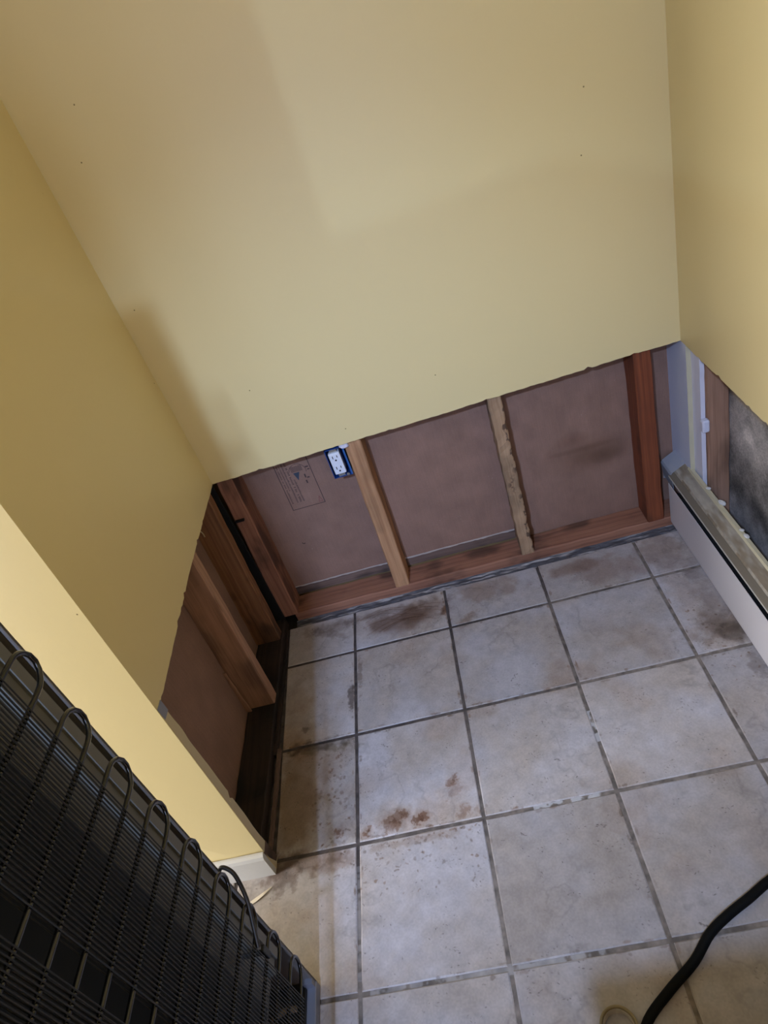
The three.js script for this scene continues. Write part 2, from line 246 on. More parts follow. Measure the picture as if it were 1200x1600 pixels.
const groutMap = dataTexture(1024, 1024, (x, y) => {
  const wx = FX + x / 1024 * FS, wz = FZ + y / 1024 * FS, k = 0.8 + 0.5 * (fbm(wx * 70, wz * 70, 111, 3) - 0.5);
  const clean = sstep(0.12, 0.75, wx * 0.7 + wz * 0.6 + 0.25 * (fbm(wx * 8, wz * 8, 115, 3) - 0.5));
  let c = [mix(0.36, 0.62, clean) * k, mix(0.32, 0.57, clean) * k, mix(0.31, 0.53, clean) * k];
  const wh = (x0, x1, z0, z1, a) => { if (wx > x0 && wx < x1 && wz > z0 && wz < z1) { const q = a * sstep(0.36, 0.52, fbm(wx * 60, wz * 60, 120, 3)); c = c.map((v, i) => mix(v, [0.82, 0.82, 0.84][i], q)); } };
  wh(0.42, 0.58, 0.595, 0.625, 0.75); wh(0.6, 0.625, 0.39, 0.48, 0.75); wh(0.02, 0.32, 0.905, 0.925, 0.35); wh(-0.02, 0.02, 0.66, 0.9, 0.3); wh(0.32, 0.5, 0.9, 0.93, 0.5); wh(0.32, 0.9, -0.2, -0.165, 0.6);
  return c;
});
const groutMat = std({ map: groutMap, roughness: 0.95 });
const floorUV = (g) => { const p = g.attributes.position, uv = new Float32Array(p.count * 2); for (let i = 0; i < p.count; i++) { uv[i * 2] = (p.getX(i) - FX) / FS; uv[i * 2 + 1] = (p.getZ(i) - FZ) / FS; } g.setAttribute('uv', new THREE.BufferAttribute(uv, 2)); return g; };

// ------------------------------------------------------------------ floor
const floor = struct('floor');
mesh('subfloor', box(-2.5, 1.45, -0.06, -0.012, -0.45, 3.5), woodWet, floor);
// one tile: four corner points (x, z) at the top, worn bevelled edges
function tileGeo(q) {
  const y1 = 0, y2 = -0.0014, y3 = -0.0085, b = 0.0022, cx = q.reduce((s, p) => s + p[0], 0) / 4, cz = q.reduce((s, p) => s + p[1], 0) / 4, pos = [];
  const n = 7, loop = (y, inset) => { const out = []; for (let i = 0; i < 4; i++) for (let k = 0; k < n; k++) { const A = q[i], B = q[(i + 1) % 4], t = k / n; let x = mix(A[0], B[0], t), z = mix(A[1], B[1], t); const wob = k ? R(-0.0007, 0.0007) : 0; const dx = cx - x, dz = cz - z, d = Math.hypot(dx, dz); out.push([x + dx / d * (inset * 1.2 + wob), y, z + dz / d * (inset * 1.2 + wob)]); } return out; };
  const a = loop(y1, b), m = loop(y2, 0), e = loop(y3, 0), N = a.length, T = (...v) => v.forEach((p) => pos.push(...p));
  for (let i = 0; i < N; i++) { const j = (i + 1) % N; T([cx, y1, cz], a[i], a[j]); T(a[i], m[i], m[j]); T(a[i], m[j], a[j]); T(m[i], e[i], e[j]); T(m[i], e[j], m[j]); }
  const g = new THREE.BufferGeometry(); g.setAttribute('position', new THREE.Float32BufferAttribute(pos, 3)); g.computeVertexNormals(); return floorUV(g);
}
const P = 0.305, GW = 0.0045, leftEdge = (z) => -0.2235 + (z + 0.017) * 0.0255, far = [];
for (let j = -1; j < 11; j++) for (let i = -8; i < 4; i++) {
  let x0 = i * P + GW, x1 = (i + 1) * P - GW, z0 = j * P + GW, z1 = (j + 1) * P - GW;
  if (j === -1) z0 = -0.168;
  if (i === 3) x1 = 1.062;
  let q = [[x0, z0], [x0, z1], [x1, z1], [x1, z0]];
  if (j < 2 && i < -1) { if (j < 2 && x1 > -2.45 && i < -2) far.push(tileGeo(q)); continue; }
  if (j < 2 && i === -1) q = [[leftEdge(z0), z0], [leftEdge(z1), z1], [x1, z1], [x1, z0]];
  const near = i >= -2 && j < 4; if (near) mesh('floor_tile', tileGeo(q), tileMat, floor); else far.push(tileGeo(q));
}
const farTiles = mesh('distant_floor_tiles', far, tileMat, floor); farTiles.userData.kind = 'stuff';
mesh('grout', floorUV(box(-2.45, 1.07, -0.012, -0.0024, -0.168, 3.45)), groutMat, floor);
// rough mortar line left along the back plate
{
  const pos = [], n = 150, row = [-0.2, -0.193, -0.184, -0.176, -0.169, -0.165], H = [];
  for (let i = 0; i <= n; i++) { const x = mix(-0.205, 1.05, i / n); H.push(row.map((z, k) => [x, -0.004 + (k === 0 ? 0.004 : k === 5 ? -0.003 : 0.009 * (fbm(x * 60, z * 90, 140, 3) - 0.42)), z + (k === 5 ? R(-0.0015, 0.003) : 0)])); }
  for (let i = 0; i < n; i++) for (let k = 0; k < 5; k++) { const a = H[i][k], b = H[i][k + 1], c = H[i + 1][k + 1], d = H[i + 1][k]; pos.push(...a, ...b, ...c, ...a, ...c, ...d); }
  const g = new THREE.BufferGeometry(); g.setAttribute('position', new THREE.Float32BufferAttribute(pos, 3)); g.computeVertexNormals();
  const mm = std({ roughness: 0.95, map: dataTexture(512, 64, (x, y) => { const k = fbm(x / 9, y / 7, 150, 3), w = sstep(0.5, 0.66, fbm(x / 30, y / 12, 155, 3)); return [mix(0.36, 0.62, w) * (0.6 + k * 0.7), mix(0.35, 0.6, w) * (0.6 + k * 0.7), mix(0.37, 0.6, w) * (0.6 + k * 0.7)]; }) });
  const p = g.attributes.position, uv = new Float32Array(p.count * 2); for (let i = 0; i < p.count; i++) { uv[2 * i] = (p.getX(i) + 0.25) / 1.35; uv[2 * i + 1] = (p.getZ(i) + 0.2) / 0.035; } g.setAttribute('uv', new THREE.BufferAttribute(uv, 2));
  mesh('mortar_line', g, mm, floor);
}

// ------------------------------------------------------------------ back wall
const H = 2.44, wallBack = struct('wall_back');
{
  const bottom = ragged(1.107, 0.621, -0.226, 0.600, 0.011, 0.0011, 0.05);
  mesh('drywall_panel', sheet([...bottom, [-0.24, 0.6], [-0.24, H], [1.107, H]], 0.0127).translate(0, 0, -0.185), [paint, gypsum], wallBack);
  mesh('sill_plate', plate(-0.2, 1.12, -0.011, 0.033, -0.289, -0.2, 'x', { jitter: 0.0014 }), woodRed, wallBack);
  const studs = [
    [{ x: 0.1785, z: -0.245, w: 0.047, d: 0.089, y: 0.032 }, { x: 0.1975, z: -0.245, w: 0.049, d: 0.089, y: 0.9 }, woodTan],
    [{ x: 0.5955, z: -0.245, w: 0.038, d: 0.089, y: 0.032 }, { x: 0.602, z: -0.245, w: 0.037, d: 0.089, y: 0.9 }, woodPale],
    [{ x: 1.001, z: -0.245, w: 0.049, d: 0.089, y: 0.032 }, { x: 0.9985, z: -0.245, w: 0.046, d: 0.089, y: 0.9 }, woodDeep],
    [{ x: -0.2165, z: -0.245, w: 0.054, d: 0.089, y: 0.03 }, { x: -0.191, z: -0.245, w: 0.048, d: 0.089, y: 0.9 }, woodRed],
  ];
  studs.forEach(([b, t, m], k) => { const s = mesh('stud', stick(b, t, { jitter: k === 1 ? 0.0022 : 0.001, rings: k === 1 ? 40 : 20 }), m, wallBack); s.userData.label = ['tan wall stud with a clean front edge beside the outlet', 'pale wall stud with dark rotten flecks along one edge', 'red-brown wall stud near the heater', 'rough reddish wall stud in the dark left corner'][k]; });
  // saw kerf in the corner stud
  mesh('saw_kerf', box(-0.226, -0.198, 0.448, 0.453, -0.2005, -0.19), std({ color: 0x070505 }), wallBack);
  const pl = (x0, x1, y0, m, name) => { const out = [...ragged(x1, y0, x0, y0, 0.02, 0.001), [x0, 1.2], [x1, 1.2]]; const g = sheet(out, 0.0127).translate(0, 0, -0.289); const p = g.attributes.position, uv = g.attributes.uv; for (let i = 0; i < p.count; i++) uv.setXY(i, (p.getX(i) - (x0 < 0 ? -0.26 : 0.58)) / (x0 < 0 ? 0.84 : 0.56), (p.getY(i) - 0.03) / 0.63); return mesh(name, g, [m, whitePaint], wallBack); };
  pl(-0.26, 0.598, 0.071, paperLeft, 'paper_faced_board').userData.label = 'brown paper-faced board with a printed stamp';
  pl(0.6, 1.15, 0.03, paperRight, 'paper_faced_board').userData.label = 'brown paper-faced board with a dark water stain';
  { const top = ragged(-0.19, 0.0745, 0.597, 0.0745, 0.012, 0.0008), bot = ragged(0.597, 0.0695, -0.19, 0.0695, 0.009, 0.0014); mesh('torn_paper_edge', sheet([...bot.reverse(), ...top.reverse()], 0.002).translate(0, 0, -0.2878), std({ color: rgb(186, 172, 164), roughness: 0.95 }), wallBack); }
  mesh('backing_strip', plate(-0.2, 0.6, 0.03, 0.12, -0.31, -0.294, 'x', { jitter: 0.001 }), woodGrey, wallBack);
}

// ------------------------------------------------------------------ left stub wall (partition ending toward the camera)
const zEnd = (y) => 0.628 - 0.045 * Math.min(y, 1.2), xEnd = (y) => -0.204 - 0.012 * Math.min(y, 1.2);
const wallLeft = struct('wall_left');
{
  // inner face: local a runs from the back corner to the free end
  const a0 = [-0.229, -0.185], out = [];
  const A = (y) => zEnd(y) - 0.0127 - a0[1];
  out.push([0, H], [0, 0.6], ...ragged(0.004, 0.599, 0.42, 0.598, 0.011, 0.001, 0.04), ...ragged(0.43, 0.597, A(0.58), 0.582, 0.011, 0.001, 0.05), [A(1.2), 1.2], [A(1.2), H]);
  const g = sheet(out.reverse(), 0.0127), p = g.attributes.position;
  for (let i = 0; i < p.count; i++) { const a = p.getX(i), y = p.getY(i), d = p.getZ(i), t = a / (zEnd(y) - 0.0127 - a0[1]); p.setXYZ(i, mix(a0[0], xEnd(y), t) + d, y, a0[1] + a); }
  g.computeVertexNormals(); mesh('drywall_panel', g, [paint, gypsum], wallLeft);
  // the end face, still covered down to the baseboard
  const ge = sheet([[-2.17, 0], [0, 0], [0, 1.2], [0, H], [-2.17, H], [-2.17, 1.2]], 0.0127), q = ge.attributes.position;
  for (let i = 0; i < q.count; i++) { const y = q.getY(i); q.setXYZ(i, q.getX(i) + xEnd(y), y, q.getZ(i) + zEnd(y)); }
  ge.computeVertexNormals(); mesh('drywall_end_panel', ge, [paint, paint], wallLeft);
  // its broken inner edge: torn board left by the saw
  { const pos = [], n = 46; const ring = []; for (let k = 0; k <= n; k++) { const y = mix(0.0, 0.583, k / n), x = xEnd(y) + 0.0006, z = zEnd(y) - 0.0015, w = 0.0225 + 0.0045 * (fbm(y * 14, 2, 160, 3) - 0.3) * 2 - (Math.abs(y - 0.27) < 0.007 ? 0.008 : 0); ring.push([[x, y, z], [x - 0.001, y, z - w], [x - 0.012, y, z - w - 0.001], [x - 0.014, y, z]]); }
    for (let k = 0; k < n; k++) for (let i = 0; i < 4; i++) { const a = ring[k][i], b = ring[k][(i + 1) % 4], c = ring[k + 1][(i + 1) % 4], d = ring[k + 1][i]; pos.push(...a, ...b, ...c, ...a, ...c, ...d); }
    const g2 = new THREE.BufferGeometry(); g2.setAttribute('position', new THREE.Float32BufferAttribute(pos, 3)); g2.computeVertexNormals(); mesh('torn_board_edge', uvWorld(g2), tornEdge, wallLeft); }
  // bare metal corner bead showing at the cut
  mesh('corner_bead', box(-0.226, xEnd(0.58) + 0.001, 0.556, 0.588, zEnd(0.58) - 0.026, zEnd(0.58) - 0.002), std({ color: rgb(150, 152, 165), roughness: 0.5, metalness: 0.4 }), wallLeft);
  mesh('sill_plate', plate(-0.325, -0.237, -0.011, 0.03, -0.2, 0.605, 'z', { jitter: 0.0012 }), woodWet, wallLeft);
  const sA = mesh('stud', stick({ x: -0.286, z: -0.119, w: 0.084, d: 0.038, y: 0.03 }, { x: -0.286, z: -0.187, w: 0.084, d: 0.038, y: 0.9 }, { rings: 20 }), woodOld, wallLeft); sA.userData.label = 'dull brown stud of the left wall beside the dark gap';
  mesh('wood_splinter', stick({ x: -0.319, z: 0.164, w: 0.016, d: 0.006, y: 0.031 }, { x: -0.322, z: 0.158, w: 0.008, d: 0.004, y: 0.2 }, { chamfer: 0.001, rings: 10 }), woodBrown, wallLeft);
  const sB = mesh('stud', stick({ x: -0.283, z: 0.136, w: 0.088, d: 0.038, y: 0.03 }, { x: -0.283, z: 0.086, w: 0.088, d: 0.038, y: 0.9 }, { rings: 20 }), woodBrown, wallLeft); sB.userData.label = 'brown stud standing alone in the left wall';
  mesh('end_stud', stick({ x: -0.29, z: zEnd(0) - 0.036, w: 0.06, d: 0.038, y: 0.03 }, { x: -0.3, z: zEnd(0.9) - 0.036, w: 0.06, d: 0.038, y: 0.9 }), woodOld, wallLeft);
  mesh('gap_shade_strip', box(-0.3, -0.236, 0.02, 0.9, -0.2, -0.192), std({ color: 0x0b0b0b, roughness: 1 }), wallLeft);  // black strip standing in for the deep shade of the stud gap
  { const g3 = sheet([[-0.6, 0.02], [0.33, 0.02], [0.33, H], [-0.545, H]], 0.0127).rotateY(Math.PI / 2).translate(-0.326, 0, 0); mesh('paper_faced_board', g3, [paperPlain, gypsum], wallLeft); }
  // narrow strip of tar paper and wood trapped between plate and tiles
  mesh('floor_edge_strip', plate(-0.2365, -0.2275, -0.011, 0.012, -0.16, 0.32, 'z', { chamfer: 0.001, jitter: 0.0012 }), woodWet, wallLeft);
  mesh('floor_edge_strip', plate(-0.2275, -0.2185, -0.011, 0.009, 0.3, 0.6, 'z', { chamfer: 0.001, jitter: 0.001 }), woodGrey, wallLeft);
  mesh('baseboard_stub', rbox(0.014, 0.075, 0.03, 0.003, [-0.211, 0.0375, 0.611]), woodGrey, wallLeft);
}
{
  const b = struct('baseboard_left', [-0.204, 0, 0.628]);
  const s = new THREE.Shape([[0, 0], [0.014, 0], [0.014, 0.07], [0.011, 0.079], [0.005, 0.082], [0, 0.082]].map(([x, y]) => new THREE.Vector2(x, y)));
  const g = new THREE.ExtrudeGeometry(s, { depth: 1.9, bevelEnabled: false }).rotateY(-Math.PI / 2);
  mesh('baseboard_face', uvWorld(g), std({ color: rgb(206, 204, 202), roughness: 0.45, bumpMap: wallBump, bumpScale: 0.0006 }), b);
}

// ------------------------------------------------------------------ right wall
const wallRight = struct('wall_right');
{
  const toRight = (g) => g.rotateY(-Math.PI / 2);     // local a -> world z, face toward -x
  const bottom = ragged(-0.185, 0.62, 0.6, 0.598, 0.012, 0.0012, 0.04);
  mesh('drywall_panel', toRight(sheet([...bottom, [3.45, 0.598], [3.45, H], [-0.185, H]], 0.0127)).translate(1.094, 0, 0), [paint, gypsum], wallRight);
  const blue = std({ color: rgb(218, 222, 242), roughness: 0.55 }), cream = std({ color: rgb(205, 196, 166), roughness: 0.9 }), lilac = std({ color: rgb(232, 230, 244), roughness: 0.9 });
  mesh('drywall_strip', toRight(sheet([[-0.289, 0.2], ...ragged(-0.156, 0.2, -0.156, 0.66, 0.02, 0).map(([a, b]) => [a + R(-0.0008, 0.0008), b]), [-0.289, 0.66]], 0.0127)).translate(1.0946, 0, 0), [blue, cream], wallRight).userData.label = 'blue-grey painted drywall strip left in the corner';
  mesh('drywall_strip', toRight(sheet([[-0.289, 0.16], ...ragged(-0.106, 0.16, -0.106, 0.66, 0.02, 0).map(([a, b]) => [a + R(-0.0012, 0.0012), b]), [-0.289, 0.66]], 0.0115)).translate(1.1076, 0, 0), [lilac, lilac], wallRight).userData.label = 'whitish under-layer of board';
  mesh('stud', stick({ x: 1.1495, z: -0.117, w: 0.059, d: 0.038, y: -0.01 }, { x: 1.1495, z: -0.117, w: 0.059, d: 0.038, y: 0.9 }), woodBrown, wallRight).userData.label = 'brown stud in the open right wall';
  mesh('sill_plate', plate(1.12, 1.178, -0.011, 0.03, -0.28, 3.4, 'z'), woodWet, wallRight);
  mesh('sheathing_board', toRight(sheet([[-0.45, -0.01], [3.45, -0.01], [3.45, H], [-0.45, H]], 0.02)).translate(1.18, 0, 0), concrete, wallRight).userData.label = 'grey weathered sheathing with brown stains';
  mesh('outer_wall', box(1.24, 1.3, -0.05, H, -0.45, 3.5), neutralWall, wallRight);
}

// ------------------------------------------------------------------ the rest of the room, out of frame
{
  const c = struct('ceiling'); mesh('ceiling_board', box(-2.5, 1.3, H, H + 0.06, -0.45, 3.55), ceilingPaint, c);
  const V = REAR, vx0 = V.x - V.w / 2, vx1 = V.x + V.w / 2, vy0 = V.y - V.h / 2, vy1 = V.y + V.h / 2;
  const r = struct('wall_rear'); mesh('drywall_panel', [box(-2.5, vx0, -0.05, H, 3.45, 3.55), box(vx1, 1.3, -0.05, H, 3.45, 3.55), box(vx0, vx1, -0.05, vy0, 3.45, 3.55), box(vx0, vx1, vy1, H, 3.45, 3.55)], neutralWall, r);
  const w2 = struct('window_2', [V.x, V.y, 3.46]), fw = V.w / 2, fh = V.h / 2;
  mesh('window_frame', [box(-fw, fw, -fh, -fh + 0.05, -0.02, 0.03), box(-fw, fw, fh - 0.05, fh, -0.02, 0.03), box(-fw, -fw + 0.05, -fh, fh, -0.02, 0.03), box(fw - 0.05, fw, -fh, fh, -0.02, 0.03)], whitePaint, w2);
  mesh('window_blind', box(-fw + 0.05, fw - 0.05, -fh + 0.05, fh - 0.05, 0.008, 0.012), std({ color: 0xffffff, emissive: new THREE.Color(...V.color), emissiveIntensity: 1.5 }), w2);
  const LR = new THREE.RectAreaLight(new THREE.Color(...V.color), V.L, V.w - 0.1, V.h - 0.1); LR.position.set(V.x, V.y, V.z); LR.lookAt(V.x, V.y, 0); scene.add(LR);
  const s = struct('wall_side'); const W = WINDOW;
  const y0 = W.y - W.h / 2, y1 = W.y + W.h / 2, z0 = W.z - W.w / 2, z1 = W.z + W.w / 2;
  mesh('drywall_panel', [box(-2.48, -2.38, -0.05, y0, -0.45, 3.5), box(-2.48, -2.38, y1, H, -0.45, 3.5), box(-2.48, -2.38, y0, y1, -0.45, z0), box(-2.48, -2.38, y0, y1, z1, 3.5)], neutralWall, s);
  const b2 = struct('wall_far'); mesh('drywall_panel', box(-2.48, -0.339, -0.05, H, -0.31, -0.2), neutralWall, b2); mesh('drywall_panel', box(-0.345, 1.25, -0.05, H, -0.36, -0.303), neutralWall, b2);
  const w = struct('window_1', [-2.38, W.y, W.z]);
  mesh('window_frame', [box(-0.03, 0.02, -W.h / 2, -W.h / 2 + 0.05, -W.w / 2, W.w / 2), box(-0.03, 0.02, W.h / 2 - 0.05, W.h / 2, -W.w / 2, W.w / 2), box(-0.03, 0.02, -W.h / 2, W.h / 2, -W.w / 2, -W.w / 2 + 0.05), box(-0.03, 0.02, -W.h / 2, W.h / 2, W.w / 2 - 0.05, W.w / 2)], whitePaint, w);
  mesh('window_blind', box(-0.012, -0.008, -W.h / 2 + 0.05, W.h / 2 - 0.05, -W.w / 2 + 0.05, W.w / 2 - 0.05), std({ color: 0xffffff, emissive: new THREE.Color(...W.color), emissiveIntensity: 4 }), w);
  const L = new THREE.RectAreaLight(new THREE.Color(...W.color), W.L, W.w - 0.1, W.h - 0.1); L.position.set(W.x - 0.02, W.y, W.z); L.lookAt(0, W.y, W.z); scene.add(L);
}
function globe(o, label) {
  const g = tag(group('ceiling_lamp', o.pos), label, 'lamp');
  mesh('lamp_shade', new THREE.SphereGeometry(o.r, 32, 20), std({ color: 0xffffff, emissive: new THREE.Color(...o.color), emissiveIntensity: 4, roughness: 0.4 }), g);
  mesh('lamp_base', new THREE.CylinderGeometry(o.r * 0.6, o.r * 0.7, 0.03, 24).translate(0, H - o.pos[1] - 0.015, 0), whitePaint, g);
  const p = new THREE.PointLight(new THREE.Color(...o.color), o.cd, 0, 2); p.castShadow = true; p.shadow.radius = o.r / 0.02; p.shadow.mapSize.set(1024, 1024); g.add(p);
}
{
  const o = SPOT, g = tag(group('track_spotlight', o.pos), 'small white track spotlight on the ceiling behind the camera', 'spotlight'), d = new THREE.Vector3(...o.aim).sub(new THREE.Vector3(...o.pos)).normalize();
  const q = new THREE.Quaternion().setFromUnitVectors(new THREE.Vector3(0, -1, 0), d), turn = (m) => { m.quaternion.copy(q); return m; };
  turn(mesh('lamp_shade', new THREE.LatheGeometry([[0.0, 0.12], [0.03, 0.118], [0.036, 0.1], [0.05, 0.0], [0.047, 0.0], [0.034, 0.1], [0.0, 0.1]].map(([x, y]) => new THREE.Vector2(x, y)), 32), std({ color: rgb(225, 225, 225), roughness: 0.4, side: THREE.DoubleSide }), g));
  turn(mesh('lens', new THREE.CylinderGeometry(0.046, 0.046, 0.004, 32).translate(0, 0.006, 0), std({ color: 0xffffff, emissive: new THREE.Color(...o.color), emissiveIntensity: 6 }), g));
  mesh('bracket', new THREE.CylinderGeometry(0.01, 0.01, H - o.pos[1] - 0.1, 12).translate(-d.x * 0.11, (H - o.pos[1] + 0.1) / 2 - d.y * 0, -d.z * 0.08), whitePaint, g);
  const L = new THREE.SpotLight(new THREE.Color(...o.color), o.cd, 0, o.angle * Math.PI / 180, o.soft, 2); L.position.set(...o.pos).addScaledVector(d, 0.012); L.target.position.set(...o.aim); L.castShadow = true; L.shadow.radius = 2.2; L.shadow.mapSize.set(2048, 2048); scene.add(L, L.target);
}
globe(SECOND, 'white globe ceiling lamp over the left side of the room');

// ------------------------------------------------------------------ added island, out of view, put in to shade the lower-right floor
{
  const k = tag(group('added_island', [0.66, 0, 1.84]), 'added wooden island with a pale worktop, unseen behind the camera, put in to shade the floor', 'kitchen island');
  mesh('worktop', rbox(0.78, 0.035, 0.66, 0.006, [0, 0.8825, 0]), std({ color: rgb(150, 140, 126), roughness: 0.5 }), k);
  mesh('carcass', [box(-0.36, 0.36, 0.09, 0.865, -0.29, 0.29), box(-0.33, 0.33, 0, 0.09, -0.25, 0.25)], woodTan, k);
  for (const x of [-0.18, 0.18]) { const d = mesh('cabinet_door', rbox(0.345, 0.74, 0.018, 0.004, [x, 0.485, 0.3]), woodTan, k); mesh('knob', new THREE.SphereGeometry(0.014, 16, 12).translate(x - Math.sign(x) * 0.13, 0.76, 0.318), std({ color: rgb(120, 112, 100), metalness: 0.8, roughness: 0.35 }), d); }
}

// ------------------------------------------------------------------ baseboard heater
{
  const h = tag(group('baseboard_heater', [1.045, 0, -0.2]), 'long grey metal baseboard heater with dusty top along the right wall', 'heater');
  const L = 2.7, prof = (pts, z0, z1) => { const s = new THREE.Shape(pts.map(([x, y]) => new THREE.Vector2(x, y))); return uvWorld(new THREE.ExtrudeGeometry(s, { depth: z1 - z0, bevelEnabled: false }).translate(0, 0, z0)); };
  const sheetM = (pts, t = 0.0012) => { const o = pts.map(([x, y], i) => { const a = pts[Math.max(0, i - 1)], b = pts[Math.min(pts.length - 1, i + 1)], l = Math.hypot(b[0] - a[0], b[1] - a[1]); return [x + (b[1] - a[1]) / l * t, y - (b[0] - a[0]) / l * t]; }); return [...pts, ...o.reverse()]; };
  const grey = std({ color: rgb(222, 216, 218), roughness: 0.5 });
  const dusty = std({ roughness: 0.85, map: dataTexture(128, 1024, (x, y) => { const k = fbm(x / 16, y / 50, 170, 4), b = sstep(0.45, 0.7, fbm(x / 30, y / 90, 175, 3)); const v = 0.92 + 0.26 * (k - 0.5); return [mix(0.72, 0.58, b) * v, mix(0.68, 0.52, b) * v, mix(0.62, 0.44, b) * v]; }) });
  dusty.map.repeat.set(12, 1.2);
  mesh('front_panel', prof(sheetM([[0.012, 0.006], [0.001, 0.012], [0, 0.02], [0, 0.164]]), 0, L), grey, h);
  mesh('damper_lip', prof(sheetM([[0.012, 0.182], [0.003, 0.186], [0.002, 0.190], [0.006, 0.193], [0.018, 0.199]]), 0, L), std({ color: rgb(122, 112, 98), roughness: 0.55 }), h);
  mesh('damper_edge', prof([[0.0015, 0.186], [0.0035, 0.186], [0.0035, 0.1905], [0.0015, 0.1905]], 0, L), std({ color: rgb(205, 200, 190), roughness: 0.4 }), h).userData.label = 'bright bent edge';
  mesh('hood', prof(sheetM([[0.02, 0.192], [0.0185, 0.199], [0.022, 0.206], [0.05, 0.222]]), 0, L), dusty, h);
  mesh('hood_flange', prof([[0.046, 0.2195], [0.05, 0.217], [0.0575, 0.221], [0.0575, 0.227], [0.049, 0.227]], 0.03, L), std({ color: rgb(208, 198, 168), roughness: 0.8 }), h).userData.label = 'cream rear edge';
  const clean = std({ color: rgb(170, 172, 182), roughness: 0.45 });
  mesh('end_cap', [prof(sheetM([[0.013, 0.14], [0.006, 0.192], [0.01, 0.2], [0.022, 0.208], [0.05, 0.224]], 0.0016), -0.072, 0.004), box(0.012, 0.05, 0.13, 0.2, -0.074, -0.072)], clean, h).userData.label = 'cleaner bluish end cap';
  mesh('back_plate', box(0.0495, 0.051, 0.0, 0.222, 0, L), grey, h);
  const fin = []; for (let z = 0.06; z < L; z += 0.012) fin.push(box(0.01, 0.047, 0.07, 0.14, z, z + 0.0008));
  mesh('heating_fins', fin, std({ color: rgb(70, 66, 64), roughness: 0.5, metalness: 0.6 }), h).userData.kind = 'stuff';
  mesh('heating_pipe', new THREE.CylinderGeometry(0.011, 0.011, L, 16).rotateX(Math.PI / 2).translate(0.028, 0.105, L / 2), std({ color: rgb(60, 52, 48), roughness: 0.6, metalness: 0.5 }), h);
}

